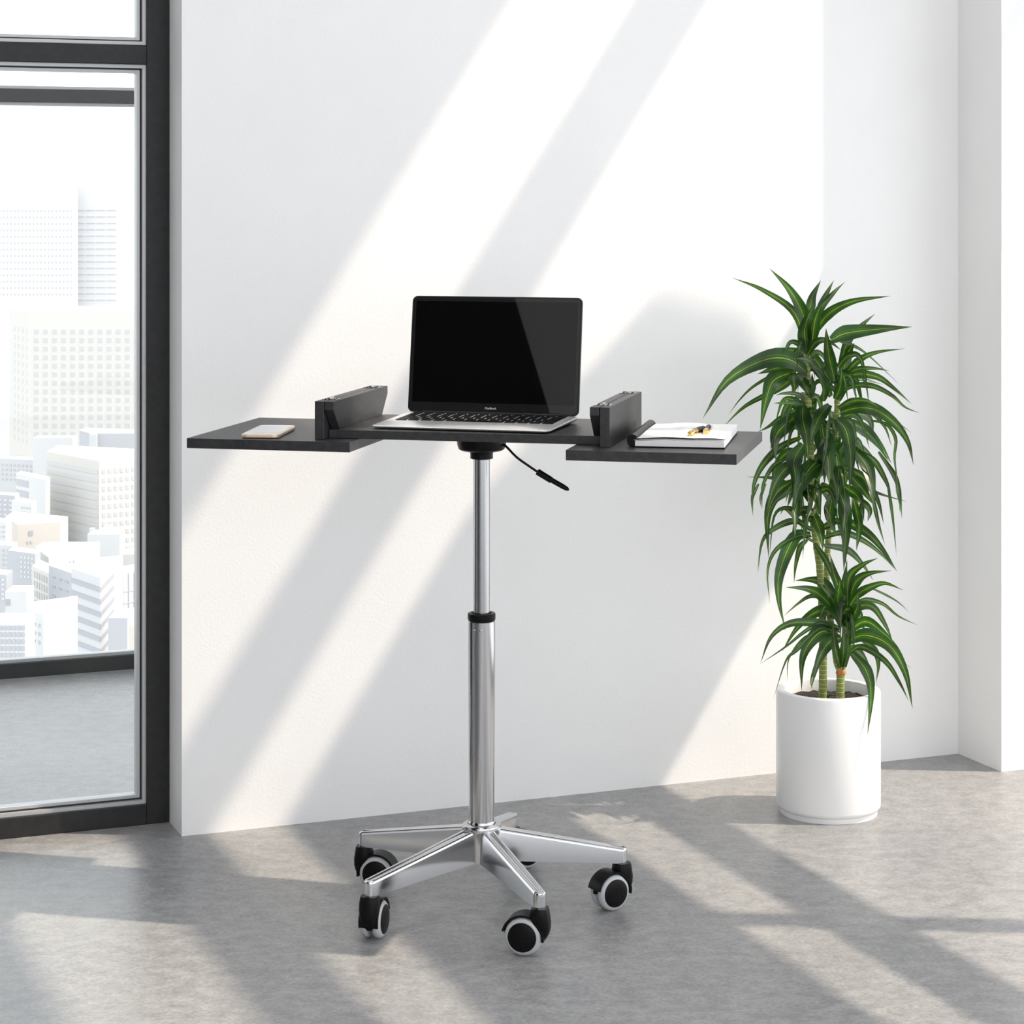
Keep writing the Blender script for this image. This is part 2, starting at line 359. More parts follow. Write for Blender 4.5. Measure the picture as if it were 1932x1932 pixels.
for a, yaw in CAST:
    p = Vector((.247*math.cos(math.radians(a)), .247*math.sin(math.radians(a)), 0))
    if first is None:
        h = obj('caster', hood_bm(), M['black'], cart, smooth=True, angle=50)
        kids = [obj('wheel', wheel_bm(1), M['tyre'], h, smooth=True), obj('wheel', wheel_bm(-1), M['tyre'], h, smooth=True),
                obj('wheel_cap', cap_bm(1), M['black'], h, smooth=True), obj('wheel_cap', cap_bm(-1), M['black'], h, smooth=True)]
        kids[0]['label'] = 'pale grey tyre'; kids[1]['label'] = 'pale grey tyre'
        first = (h, kids)
    else:
        h = first[0].copy(); C.objects.link(h)
        for k in first[1]:
            c = k.copy(); C.objects.link(c); c.parent = h
    h.location = p; h.rotation_euler = (0, 0, math.radians(yaw))

# ---------------------------------------------------------------- laptop
LA = math.radians(-16.0); LW, LD = .320, .204
lap = thing('laptop', 'open silver laptop with a blank black screen on the desk centre', 'laptop', (-.0605-.009*.276, 3.910-.009*.961, ZT), LA)
def rrect(w, d, r, n=6):
    out = []
    for cx, cy, a0 in ((w/2-r, d/2-r, 0), (-w/2+r, d/2-r, 90), (-w/2+r, -d/2+r, 180), (w/2-r, -d/2+r, 270)):
        for k in range(n+1):
            a = math.radians(a0+90*k/n); out.append((cx+r*math.cos(a), cy+r*math.sin(a)))
    return out
bm = nb(); rings = []
for (ins, zf, zb_) in ((.012, .0008, .0008), (.003, .0022, .0035), (0, .0045, .0075), (0, .0052, .0105), (.0007, .0058, .0112)):
    ring = []
    for x, y in rrect(LW-2*ins, LD-2*ins, .012):
        f = (y+LD/2)/LD; ring.append(bm.verts.new((x, y, zf+(zb_-zf)*f)))
    rings.append(ring)
for a, b in zip(rings, rings[1:]):
    n = len(a)
    for i in range(n): bm.faces.new((a[i], a[(i+1) % n], b[(i+1) % n], b[i]))
bm.faces.new(rings[0][::-1]); bm.faces.new(rings[-1])
obj('laptop_base', bm, M['lap'], lap, smooth=True, angle=40)
tiltk = math.atan((.0112-.0058)/LD)
def deck(x, y, dz=0): return Vector((x, y, .0058+(y+LD/2)*math.tan(tiltk)+dz))
def deckbox(bm, x0, x1, y0, y1, d0, d1):
    vs = [deck(x, y, z) for x in (x0, x1) for y in (y0, y1) for z in (d0, d1)]; v = [bm.verts.new(p) for p in vs]
    for f in ((0, 1, 3, 2), (4, 6, 7, 5), (0, 4, 5, 1), (2, 3, 7, 6), (0, 2, 6, 4), (1, 5, 7, 3)): bm.faces.new([v[i] for i in f])
    return bm
KX0, KX1, KY0, KY1 = -.146, .146, -.016, .091
kb = obj('keyboard', deckbox(nb(), KX0, KX1, KY0, KY1, .0001, .0004), mat('keyboard_well', (.7, .7, .71), .4, .3), lap)
rows = [(14, .0105), (14, .0160), (14, .0155), (13, .0155), (12, .0155), (9, .0155)]
y = KY1-.003
for n, hgt in rows:
    x = KX0+.003; tw = (KX1-KX0-.006); g_ = .0036
    ws = [1.0]*n
    if n == 14: ws[0] = 1.0; ws[-1] = 1.35 if hgt > .011 else 1.0
    if n == 13: ws[0] = 1.5; ws[-1] = 1.7
    if n == 12: ws[0] = 2.0; ws[-1] = 2.1
    if n == 9: ws[4] = 5.4
    u = (tw-g_*(n-1))/sum(ws)
    for w_ in ws:
        obj('key', deckbox(nb(), x, x+u*w_, y-hgt, y, .0004, .0014), M['key'], kb); x += u*w_+g_
    y -= hgt+g_-.0004
obj('trackpad', deckbox(nb(), -.052, .052, -.094, -.024, .0001, .0003), M['pad'], lap)
# lid
TH = math.radians(8.3); LHt = .2115
LM = Matrix.Translation((0, LD/2-.004, .0112)) @ Matrix.Rotation(-TH, 4, 'X')   # lid plane: x, z up, front at y=0
bm = nb(); poly = rrect(LW, LHt, .010)
prism(bm, [(x, z+LHt/2+.0005) for x, z in poly], .0005, .0058, lambda x, z, y: LM @ Vector((x, y, z)))
lid = obj('screen_lid', bm, M['lapdark'], lap, bevel=.0008)
bm = nb(); poly = rrect(LW-.005, LHt-.005, .008)
prism(bm, [(x, z+LHt/2+.0005) for x, z in poly], -.0001, .0006, lambda x, z, y: LM @ Vector((x, y, z)))
obj('bezel', bm, M['bezel'], lid)
bm = nb(); box(bm, (-LW/2+.008, -.0003, .0195), (LW/2-.008, -.00005, LHt-.009), LM); obj('display', bm, M['screen'], lid)
bm = nb(); tube(bm, [Vector((-.13, LD/2-.0035, .0118)), Vector((.13, LD/2-.0035, .0118))], .0036, 14); obj('hinge_bar', bm, M['lapdark'], lap, smooth=True)
cu = bpy.data.curves.new('t', 'FONT'); cu.body = 'MacBook'; cu.size = .0056; cu.align_x = 'CENTER'; cu.extrude = .00005
to = bpy.data.objects.new('t', cu); C.objects.link(to); bpy.context.view_layer.update()
tm = bpy.data.meshes.new_from_object(to.evaluated_get(bpy.context.evaluated_depsgraph_get())); bpy.data.objects.remove(to)
tm.transform(LM @ Matrix.Translation((-.003, -.0004, .0085)) @ Matrix.Rotation(math.pi/2, 4, 'X')); tm.materials.clear(); tm.materials.append(M['text'])
tx = bpy.data.objects.new('lettering', tm); C.objects.link(tx); tx.parent = lid

# ---------------------------------------------------------------- phone, notebook, pen
def dloc(u, v, z): return Vector((CX, CY, 0)) + RM @ Vector((u, v, z))
ph = thing('smartphone', 'pale gold smartphone lying flat on the left side shelf', 'phone', dloc(-.3715, -.054, ZU), AR+math.radians(7))
bm = nb(); prism(bm, rrect(.066, .156, .010), .0004, .0072, lambda x, y, z: Vector((x, y, z))); obj('phone_body', bm, M['phonegold'], ph, bevel=.002, seg=3)
bm = nb(); prism(bm, rrect(.062, .152, .009), .0072, .0076, lambda x, y, z: Vector((x, y, z))); obj('front_glass', bm, M['phonewhite'], ph)
bm = nb(); box(bm, (-.0285, -.058, .0076), (.0285, .058, .0078)); obj('phone_screen', bm, M['phonescreen'], ph)
bm = nb(); lathe(bm, [(.005, 0), (.005, .0003)], (0, -.067, .0076), 20); obj('home_button', bm, M['phonegold'], ph)

NA = AR+math.radians(2.5)
nbk = thing('notebook', 'open white notebook with a black spine on the right side shelf', 'notebook', dloc(.3605, .008, ZU), NA)
NW, NL = .148, .250
def wav(x, y): return .0012*math.sin(x*38+1.0)*math.cos(y*9)+.0008*math.sin(x*70+y*22)
bm = nb(); box(bm, (-NW/2-.004, -NL/2-.001, .0002), (NW/2+.001, NL/2+.001, .0022)); obj('back_cover', bm, M['black'], nbk, bevel=.0008)
bm = nb(); nx, ny = 22, 22; g1 = []; g0 = []
for j in range(ny+1):
    r1 = []; r0 = []
    for i in range(nx+1):
        x = -NW/2+NW*i/nx; y = -NL/2+NL*j/ny
        r1.append(bm.verts.new((x, y, .0122+wav(x, y)))); r0.append(bm.verts.new((x, y, .0022)))
    g1.append(r1); g0.append(r0)
for j in range(ny):
    for i in range(nx): bm.faces.new((g1[j][i], g1[j][i+1], g1[j+1][i+1], g1[j+1][i])); bm.faces.new((g0[j][i], g0[j+1][i], g0[j+1][i+1], g0[j][i+1]))
for i in range(nx): bm.faces.new((g0[0][i], g0[0][i+1], g1[0][i+1], g1[0][i])); bm.faces.new((g0[ny][i+1], g0[ny][i], g1[ny][i], g1[ny][i+1]))
for j in range(ny): bm.faces.new((g0[j+1][0], g0[j][0], g1[j][0], g1[j+1][0])); bm.faces.new((g0[j][nx], g0[j+1][nx], g1[j+1][nx], g1[j][nx]))
obj('page_block', bm, M['paper'], nbk)
for k, (zo, dx, dy) in enumerate(((.0134, -.002, .001), (.0150, .0015, .0025))):
    bm = nb(); top = []; bot = []
    for j in range(ny+1):
        a = []; b = []
        for i in range(nx+1):
            x = -NW/2+NW*i/nx; y = -NL/2+NL*j/ny; lift = .0010*k*math.sin(i/nx*math.pi)+(.0012*k*(1-j/ny))
            a.append(bm.verts.new((x+dx, y+dy, zo+wav(x, y)+lift))); b.append(bm.verts.new((x+dx, y+dy, zo-.0003+wav(x, y)+lift)))
        top.append(a); bot.append(b)
    for j in range(ny):
        for i in range(nx): bm.faces.new((top[j][i], top[j][i+1], top[j+1][i+1], top[j+1][i])); bm.faces.new((bot[j][i], bot[j+1][i], bot[j+1][i+1], bot[j][i+1]))
    for i in range(nx): bm.faces.new((bot[0][i], bot[0][i+1], top[0][i+1], top[0][i])); bm.faces.new((bot[ny][i+1], bot[ny][i], top[ny][i], top[ny][i+1]))
    for j in range(ny): bm.faces.new((bot[j+1][0], bot[j][0], top[j][0], top[j+1][0])); bm.faces.new((bot[j][nx], bot[j+1][nx], top[j+1][nx], top[j][nx]))
    obj('loose_page', bm, M['paper'], nbk, smooth=True)
bm = nb(); poly = [(-NW/2-.001+.0095*math.cos(math.radians(a))-.004, .0105+.0105*math.sin(math.radians(a))) for a in range(0, 360, 20)]
prism(bm, poly, -NL/2+.004, NL/2+.006, lambda x, z, y: Vector((x, y, z))); obj('spine', bm, M['black'], nbk, smooth=True)

pz = ZU+.0208
pa = atz(1301, 819, pz); pb = atz(1327, 808, pz+.002)
pen = thing('fountain_pen', 'black and gold fountain pen lying on the open notebook', 'pen', pa)
d = (pb-pa)
def ppt(f): return d*f
obj('barrel', tube(nb(), [ppt(.36), ppt(.42), ppt(.8), ppt(1.0)], [.0052, .0056, .0056, .0046], 16), M['black'], pen, smooth=True)
obj('gold_section', tube(nb(), [ppt(0), ppt(.06), ppt(.2), ppt(.36)], [.0030, .0052, .0056, .0054], 16), M['gold'], pen, smooth=True)
obj('ring', tube(nb(), [ppt(.36), ppt(.41)], .0062, 16), M['gold'], pen, smooth=True)
ca = atz(1331, 816.5, pz); cb = atz(1337, 806, pz)
cap = thing('pen_cap', 'short gold tipped pen cap lying beside the fountain pen', 'pen cap', ca)
d2 = cb-ca
obj('cap_body', tube(nb(), [d2*.3, d2*1.0], [.0056, .005], 16), M['black'], cap, smooth=True)
obj('cap_mouth', tube(nb(), [d2*0, d2*.05, d2*.3], [.0044, .0060, .0058], 16), M['gold'], cap, smooth=True)
obj('clip', tube(nb(), [d2*.2+Vector((.0066, 0, .002)), d2*.95+Vector((.0062, 0, .002))], .0012, 8), M['gold'], cap, smooth=True)

# ---------------------------------------------------------------- potted plant
PX, PY = .641, 4.512
pl = thing('potted_dracaena', 'tall dracaena with striped arching leaves in a round white pot', 'plant', (PX, PY, 0))
prof = [(.092, .0), (.0985, .0), (.0985, .0095), (.1015, .0115), (.1045, .0150), (.1053, .019), (.1053, .243), (.1042, .2472), (.1015, .2488), (.0925, .2488), (.0905, .2478), (.0895, .2445), (.0895, .20)]
obj('pot', lathe(nb(), prof, (0, 0, 0), 96), M['pot'], pl, smooth=True, angle=40)
bm = nb()
rr = [0, .02, .04, .06, .075, .0892]; prev = None; cen = bm.verts.new((0, 0, .226))
for r in rr[1:]:
    ring = [bm.verts.new((r*math.cos(2*math.pi*i/60), r*math.sin(2*math.pi*i/60), .2245+rnd.uniform(-.0022, .0028)+(.0015 if r < .07 else 0))) for i in range(60)]
    for i in range(60):
        if prev is None: bm.faces.new((cen, ring[i], ring[(i+1) % 60]))
        else: bm.faces.new((prev[i], ring[i], ring[(i+1) % 60], prev[(i+1) % 60]))
    prev = ring
obj('soil', bm, M['soil'], pl, smooth=True)
P0 = Vector((PX, PY, 0))
def z5(x, y): return (1300+x/4.026, 480+y/4.026)
def z6(x, y): return (1380+x/2.9275, 940+y/2.9275)
def cane(pts, dys, rads):
    P = [at(*p, PY+dy)-P0 for p, dy in zip(pts, dys)]
    S = crom(P, 40); R = [rads[0]+(rads[1]-rads[0])*k/40+(.0006 if k % 2 else 0) for k in range(41)]
    return obj('stem', tube(nb(), S, R, 16), M['cane'], pl, smooth=True, angle=70)
cane([z6(503, 1110), z6(506, 930), z6(503, 650), z6(490, 400), z6(470, 250), z5(930, 1900), z5(925, 1500), z5(905, 1100), z5(895, 760)], [.0, .0, .005, .01, .01, .0, 0, .0, .0], (.0082, .0062))
cane([z6(601, 1122), z6(602, 1040), z6(604, 955)], [-.035]*3, (.0084, .0080))
cane([z6(600, 965), z6(575, 900), z6(566, 800), z6(560, 700)], [-.035, -.03, -.03, -.03], (.0046, .0042))
cane([z6(606, 965), z6(630, 880), z6(636, 780), z6(628, 640)], [-.035, -.035, -.04, -.04], (.0058, .0050))
cane([z6(560, 760), z6(530, 560), z6(528, 350), z6(540, 150), z5(1080, 1800), z5(1110, 1400), z5(1125, 1150), z5(1120, 1000)], [-.03, .02, .03, .04, .04, .03, .02, .02], (.0056, .0056))
bm = nb(); bmesh.ops.create_icosphere(bm, subdivisions=3, radius=.009, matrix=Matrix.Translation(at(*z6(605, 965), PY-.037)-P0) @ Matrix.Diagonal((1.1, .9, .8, 1)))
for v in bm.verts: v.co += Vector((rnd.uniform(-1, 1), rnd.uniform(-1, 1), rnd.uniform(-1, 1)))*.0012
obj('stem_scar', bm, M['scar'], pl, smooth=True)

def leaf_into(bm, uvl, P, W, twist=0.0, fold=.35):
    n = 16; S = crom(P, n); rows = []
    cdir = Vector((0, -1, 0))
    for k, p in enumerate(S):
        s = k/n
        d = (S[min(k+1, n)]-S[max(k-1, 0)]).normalized()
        Nn = Vector((0, -1, .35)).normalized()
        wd = d.cross(Nn)
        if wd.length < .15: wd = d.cross(Vector((1, 0, 0)))
        wd.normalize(); nn = wd.cross(d).normalized()
        if nn.y > 0: nn = -nn
        tw = twist*(s-.3); wd2 = (wd*math.cos(tw)+nn*math.sin(tw)); nn2 = (nn*math.cos(tw)-wd*math.sin(tw))
        prof = (0.42+.58*min(1, s/.32)**.8) if s < .32 else (max(0, 1-((s-.32)/.68)**1.15))
        hw = W*.5*max(prof, .012)
        row = []
        for j, c in enumerate((-1, -.5, 0, .5, 1)):
            off = wd2*hw*c + nn2*(-fold*hw*(1-abs(c)))
            row.append(bm.verts.new(p+off))
        rows.append(row)
    for k in range(n):
        for j in range(4):
            f = bm.faces.new((rows[k][j], rows[k][j+1], rows[k+1][j+1], rows[k+1][j])); f.smooth = True
            for lp_, (jj, kk) in zip(f.loops, ((j, k), (j+1, k), (j+1, k+1), (j, k+1))): lp_[uvl].uv = (jj/4, kk/n)
def foliage(leaves, conv, scale, cy, seed, extra=()):
    r = random.Random(seed); bm = nb(); uvl = bm.loops.layers.uv.new('UVMap')
    for pts, w, *o in leaves:
        mode = o[0] if o else None
        px = [conv(*p) for p in pts]
        base = at(*px[0], PY+cy); 
        flat = [at(*p, PY+cy) for p in px]; Lp = sum((b-a).length for a, b in zip(flat, flat[1:]))
        Lt = max(Lp*1.08, .12+.06*r.random()); dy = math.sqrt(max(Lt*Lt-Lp*Lp, 0))*.8; dy = min(dy, .12)
        sg = {'f': -1, 'b': 1, None: (-1 if r.random() < .62 else 1)}[mode]
        acc = 0; P = []
        for i, p in enumerate(px):
            if i: acc += (flat[i]-flat[i-1]).length
            s = acc/Lp; P.append(at(*p, PY+cy+sg*(.008+dy*s**.9))-P0)
        leaf_into(bm, uvl, P, w/scale*PY/F*1.08, r.uniform(-.9, .9), r.uniform(.1, .38))
    for (bx, by, dx, n, L, zmax) in extra:      # shorter leaves filling the inside of the crown
        for k in range(n):
            b0 = at(*conv(bx+r.uniform(-20, 20), by+r.uniform(-dx, dx)), PY+cy)-P0
            az = r.uniform(0, 2*math.pi); up = r.uniform(.2, .9); L_ = L*r.uniform(.7, 1.1)
            hd = Vector((math.cos(az)*.62, math.sin(az), 0)); rise = L_*up*.5; drop = L_*r.uniform(.2, .75)
            P = [b0, b0+hd*L_*.28+Vector((0, 0, rise*.8)), b0+hd*L_*.6+Vector((0, 0, rise*.55)), b0+hd*L_*.82+Vector((0, 0, rise-drop-.02))]
            leaf_into(bm, uvl, P, r.uniform(.013, .022), r.uniform(-.8, .8), r.uniform(.2, .5))
    me = bpy.data.meshes.new('foliage'); bm.to_mesh(me); bm.free(); me.materials.append(M['leaf'])
    o = bpy.data.objects.new('foliage', me); C.objects.link(o); o.parent = pl
    return o
TOP = [([(880,700),(800,440),(560,270),(330,178)],58),([(890,560),(860,430),(760,260),(610,105)],92),([(920,480),(935,330),(1002,195)],70,'b'),([(960,500),(1030,330),(1100,195)],55,'b'),
([(930,640),(980,440),(1090,300),(1185,208)],62),([(900,740),(880,560),(945,380)],110,'f'),([(930,700),(960,500),(1010,370)],90,'f'),([(950,600),(1060,450),(1250,355),(1530,316)],78),
([(895,770),(960,670),(1050,655),(1160,730)],60),([(1080,650),(1200,595),(1450,565),(1695,550)],120,'b'),([(1140,860),(1210,650),(1310,540),(1415,450)],62),([(1110,960),(1060,740),(1040,560)],90,'f'),
([(1100,980),(1085,850),(1060,690)],85),([(1150,950),(1200,800),(1255,670)],85),([(1140,660),(1240,690),(1360,765),(1600,990)],28,'b'),([(1170,930),(1280,810),(1420,745),(1640,715)],52),
([(1170,960),(1260,875),(1400,865),(1520,885)],42),([(1160,990),(1260,910),(1430,930),(1560,1020),(1690,1135)],62),([(1140,1110),(1200,980),(1300,945),(1480,990)],62),([(1160,1040),(1260,995),(1400,1000),(1540,1070),(1640,1160),(1752,1205)],45),
([(1060,1020),(960,860),(900,800),(810,790)],70),([(1080,960),(940,780),(800,730),(660,710)],80),([(900,900),(760,795),(560,805),(290,960),(105,1245)],150,'f'),([(900,930),(800,840),(640,870),(520,910)],90,'b'),
([(800,890),(650,950),(590,1090),(540,1330)],125,'f'),([(700,900),(620,925),(480,1010),(380,1110),(300,1220)],24),([(790,900),(800,980),(800,1055)],80),([(840,920),(890,1010),(930,1110)],90,'f'),([(930,1080),(930,1000),(935,900)],80),
([(860,900),(760,960),(660,1030),(430,1150),(265,1305)],62),([(900,1110),(820,1060),(720,1055),(660,1070)],36),([(880,1140),(760,1130),(640,1130)],42),([(870,1150),(700,1240),(600,1310),(520,1350)],36),
([(1080,1080),(1040,1000),(980,900),(900,840)],70),([(1020,1120),(1030,1020),(990,900)],75),([(1110,1100),(1150,1000),(1160,860)],70,'f'),([(960,900),(940,830),(900,760)],60),([(1240,690),(1180,800),(1150,930)],60)]
MID = [([(870,1120),(865,1250),(890,1380),(905,1575)],130,'f'),([(1070,1140),(1000,1220),(950,1330),(925,1420)],92,'f'),([(840,1210),(700,1320),(650,1420),(660,1570)],120,'f'),([(800,1260),(690,1280),(630,1420),(620,1530)],20),
([(1010,1290),(1030,1420),(1060,1600),(1065,1745)],150,'f'),([(1120,1250),(1195,1340),(1230,1560),(1218,1800)],112,'f'),([(1110,1480),(1130,1600),(1140,1750),(1115,1930)],100,'f'),([(1150,1200),(1270,1165),(1420,1180),(1570,1290),(1665,1430),(1705,1600)],98),
([(1140,1200),(1250,1180),(1370,1250),(1400,1380)],110,'b'),([(1180,1270),(1330,1330),(1450,1450),(1540,1590)],100),([(1150,1240),(1350,1190),(1480,1300),(1540,1460)],40),([(1130,1170),(1230,1115),(1350,1110),(1450,1170)],50),
([(1170,1200),(1330,1130),(1530,1240),(1690,1355)],30,'b'),([(1230,1420),(1330,1480),(1440,1590)],52,'b'),([(1250,1470),(1350,1600),(1390,1760),(1400,1935)],98,'f'),([(1200,1650),(1310,1770),(1400,1900)],90,'f'),([(1300,1500),(1400,1560),(1480,1690),(1520,1790),(1540,1935)],48),
([(1380,1260),(1500,1290),(1570,1400),(1560,1540),(1580,1700),(1612,1935)],28),([(1440,1500),(1560,1680),(1600,1820),(1600,1960)],42,'b'),([(870,1440),(800,1560),(810,1700),(790,1935)],120,'f'),([(1010,1520),(900,1650),(830,1790),(800,1935)],130,'f'),
([(850,1390),(700,1460),(560,1600),(490,1760),(485,1935)],58),([(760,1540),(640,1610),(560,1760),(555,1935)],36),([(850,1550),(720,1640),(640,1780),(590,1960)],95),([(850,1780),(750,1750),(640,1700),(440,1690)],50),([(850,1680),(740,1800),(650,1880),(600,2000)],60),
([(1300,1760),(1400,1800),(1500,1835),(1660,1880)],25),([(880,1500),(740,1510),(650,1640),(650,1800)],70,'b'),([(1120,1300),(1260,1290),(1400,1400),(1520,1580)],70,'b'),([(950,1100),(900,1300),(960,1500)],95,'b'),([(1080,1400),(1180,1600),(1190,1780)],90,'b'),
([(930,1700),(960,1850),(900,2000)],100,'f'),([(1000,1750),(1080,1850),(1060,2010)],110),([(1090,1700),(1180,1900),(1175,2100)],110,'f'),([(1160,1750),(1290,1850),(1330,2030)],85),([(880,1650),(840,1800),(880,1960)],90,'b'),([(1150,1600),(1320,1690),(1430,1860),(1480,2050)],60),([(1000,1600),(960,1700),(1000,1830)],100,'b')]
LOW = [([(440,170),(350,125),(240,165),(170,240),(145,415)],36),([(330,-90),(250,-30),(200,100),(205,330)],68,'f'),([(440,200),(350,215),(270,400),(262,560),(300,735)],72,'f'),([(450,240),(380,205),(250,280),(200,400),(212,585)],28),([(420,230),(380,270),(355,370),(345,470)],32),
([(450,80),(490,180),(505,290)],62,'f'),([(380,-60),(355,80),(350,215)],50,'f'),([(610,-60),(632,150),(620,405)],76,'f'),([(560,-20),(545,100),(578,210)],70,'f'),([(670,-20),(705,150),(690,292)],50),([(680,-20),(760,60),(752,130)],40),
([(560,120),(660,140),(760,200),(840,290),(915,405)],55),([(500,220),(620,190),(740,240),(840,320),(905,395)],36),([(510,260),(640,285),(720,360),(785,455)],42),([(770,-60),(810,130),(850,265)],24),([(860,-100),(890,100),(912,320)],18,'b'),([(910,-120),(930,0),(942,115)],30,'b'),
([(150,-80),(115,0),(120,100)],20),([(190,-80),(160,0),(168,60)],16),([(480,190),(400,150),(300,60),(270,90)],30,'b'),([(470,150),(340,60),(240,90),(210,320)],26,'b'),([(460,250),(520,340),(560,440),(590,560)],36,'f')]
BOT = [([(640,600),(650,440),(720,370),(810,330)],46),([(650,560),(690,460),(760,415),(885,400)],52),([(650,600),(700,530),(770,490),(850,470),(950,508)],46),([(620,560),(570,420),(545,310)],50),([(615,600),(620,480),(640,345)],44),([(610,620),(520,480),(450,450),(350,455)],62),
([(600,650),(500,540),(420,500),(300,492)],60),([(590,660),(520,560),(440,540),(370,580),(290,650)],28),([(600,670),(520,620),(440,645),(360,720),(280,845)],60),([(600,740),(500,690),(400,740),(300,820),(155,918)],24),([(600,720),(500,690),(330,690),(220,765),(160,912)],46),
([(600,760),(490,720),(360,840),(300,900),(230,1112)],24),([(590,740),(500,735),(430,800),(390,900),(388,1062)],74,'f'),([(610,770),(540,795),(480,900),(440,1052)],70,'f'),([(630,720),(690,605),(780,600),(850,700),(892,795)],50),([(640,660),(720,565),(830,580),(920,650),(1030,702)],25,'b'),
([(640,740),(740,680),(840,745),(912,815)],56),([(640,790),(740,755),(870,810),(960,960),(1000,1162)],80,'f'),([(640,860),(720,820),(850,900),(930,1020),(980,1122)],36),([(640,830),(710,850),(780,962)],52),([(700,760),(790,840),(812,920),(798,1022)],40,'b'),([(660,850),(745,950),(772,1080),(752,1312)],62,'f'),
([(600,935),(570,800),(560,650)],44),([(610,935),(622,800),(612,690)],44,'f'),([(625,935),(642,800),(660,650)],44),([(740,480),(900,560),(985,632)],13,'b'),([(610,710),(560,560),(480,470)],62),([(560,760),(420,760),(320,880),(308,1010)],14,'b'),([(620,700),(690,620),(700,520)],60,'f'),([(620,640),(590,560),(600,450)],60,'f'),
([(600,640),(540,600),(500,640),(520,700)],60,'b'),([(900,880),(940,900),(1000,945)],10,'b'),([(480,860),(440,1000),(450,1060)],10,'b')]
foliage(TOP, z5, 4.026, 0.0, 1, [(900, 800, 120, 7, .11, 0), (1120, 950, 120, 10, .12, 0)])
foliage(MID, z5, 4.026, 0.01, 2, [(900, 1350, 200, 12, .13, 0), (1110, 1450, 250, 16, .13, 0), (940, 1750, 150, 8, .12, 0)])
foliage(LOW, z6, 2.9275, 0.01, 3, [(480, 150, 60, 7, .12, 0)])
foliage(BOT, z6, 2.9275, -.035, 4, [(620, 640, 80, 9, .09, 0)])

# ---------------------------------------------------------------- city beyond the windows
ZG = -260; DS = 6
def zpix(py, D): return H-(py-376)*D/F
def P2(px, D): return Vector(((px-966)*D/F, D, 0))
def building(name, label, fp, ytop, m, depth=14, wins=(), extras=()):
    """fp: [(px, dist)...] from left to right along the faces the window shows; wins: (face, u0, u1, cols, fillu, ytop, ystep, rows, hpx, mat)"""
    fp = [(p, d*DS) for p, d in fp]; extras = [(a_, b_, d*DS, e_, f_, g_) for a_, b_, d, e_, f_, g_ in extras]; Dn = min(d for _, d in fp); zt = zpix(ytop, Dn)
    pts = [P2(*p) for p in fp]; back = [pts[-1]+Vector((0, depth, 0)), pts[0]+Vector((0, depth, 0))]
    root = thing(name, label, 'building', (pts[0].x, pts[0].y, ZG)); o0 = Vector((pts[0].x, pts[0].y, 0))
    poly = [(p-o0).to_2d()[:] for p in pts+back]
    obj('walls', prism(nb(), poly, 0, zt-ZG, lambda x, y, z: Vector((x, y, z))), m, root)
    cells = []
    for (fi, u0, u1, cols, fill, yt, ys, rws, hpx, mm) in wins:
        a, b = pts[fi]-o0, pts[fi+1]-o0; D = fp[fi][1] if fi == 0 else fp[fi][1]
        e = (b-a).normalized(); L = (b-a).length; nrm = Vector((e.y, -e.x, 0)) 
        for r_ in range(rws):
            z1 = zpix(yt+ys*r_, Dn); z0 = zpix(yt+ys*r_+hpx, Dn)
            for c in range(cols):
                s0 = u0+(u1-u0)*(c+.5-fill/2)/cols; s1 = u0+(u1-u0)*(c+.5+fill/2)/cols
                cells.append((a+e*L*s0, a+e*L*s1, nrm, z0-ZG, z1-ZG, mm))
    def cell(bm, c):
        a, b, n, z0, z1, mm = c; q = [a, b]; th = .15
        vs = [bm.verts.new(p+n*t+Vector((0, 0, z))) for p in (a, b) for t in (-.1, th) for z in (z0, z1)]
        for f in ((0, 1, 3, 2), (4, 6, 7, 5), (0, 4, 5, 1), (2, 3, 7, 6), (0, 2, 6, 4), (1, 5, 7, 3)): bm.faces.new([vs[i] for i in f])
    for c in cells[:100]:
        bm = nb(); cell(bm, c); obj('window', bm, c[5], root)
    rest = cells[100:]
    for mm in {c[5].name: c[5] for c in rest}.values():
        bm = nb()
        for c in rest:
            if c[5] is mm: cell(bm, c)
        o = obj('window_rows', bm, mm, root); o['kind'] = 'stuff'
    for (x0, x1, D, y0, y1, mm) in extras:      # roof structures
        a = P2(x0, D)-o0; b = P2(x1, D)-o0
        bm = nb(); box(bm, (a.x, a.y, zpix(y1, D)-ZG), (b.x, b.y+3, zpix(y0, D)-ZG)); obj('roof_box', bm, mm, root)
    return root
g = obj('ground', box(nb(), (-1600, 60, ZG-1), (900, 4000, ZG)), M['c_ground']); g.name = 'trim_1'; struct(g)  # ground plane of the city, far below the room
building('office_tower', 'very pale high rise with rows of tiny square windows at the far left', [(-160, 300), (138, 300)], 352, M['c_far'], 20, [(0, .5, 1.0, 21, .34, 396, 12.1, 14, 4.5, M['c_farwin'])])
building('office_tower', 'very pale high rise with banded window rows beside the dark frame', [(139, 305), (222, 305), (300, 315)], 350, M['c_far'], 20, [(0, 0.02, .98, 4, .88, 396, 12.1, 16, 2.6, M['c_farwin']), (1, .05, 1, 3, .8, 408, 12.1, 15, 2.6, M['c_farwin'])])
building('office_block', 'cream office block with a regular grid of square windows', [(18, 207), (56, 200), (320, 200)], 590, M['c_cream'], 24,
    [(1, .015, .86, 13, .5, 622, 16.1, 14, 8.5, M['c_winl']), (0, .15, .95, 4, .3, 622, 16.1, 14, 9, M['c_pale'])], [(30, 240, 206, 578, 592, M['c_white'])])
building('grey_roof_block', 'blue grey rooftop block behind the cream corner building', [(150, 152), (172, 150), (300, 150)], 818, M['c_grey'], 12, [], [(168, 182, 149.6, 820, 862, M['c_pale'])])
building('white_roof_block', 'low white rooftop block below the window grid', [(62, 156), (137, 156)], 826, M['c_white'], 10)
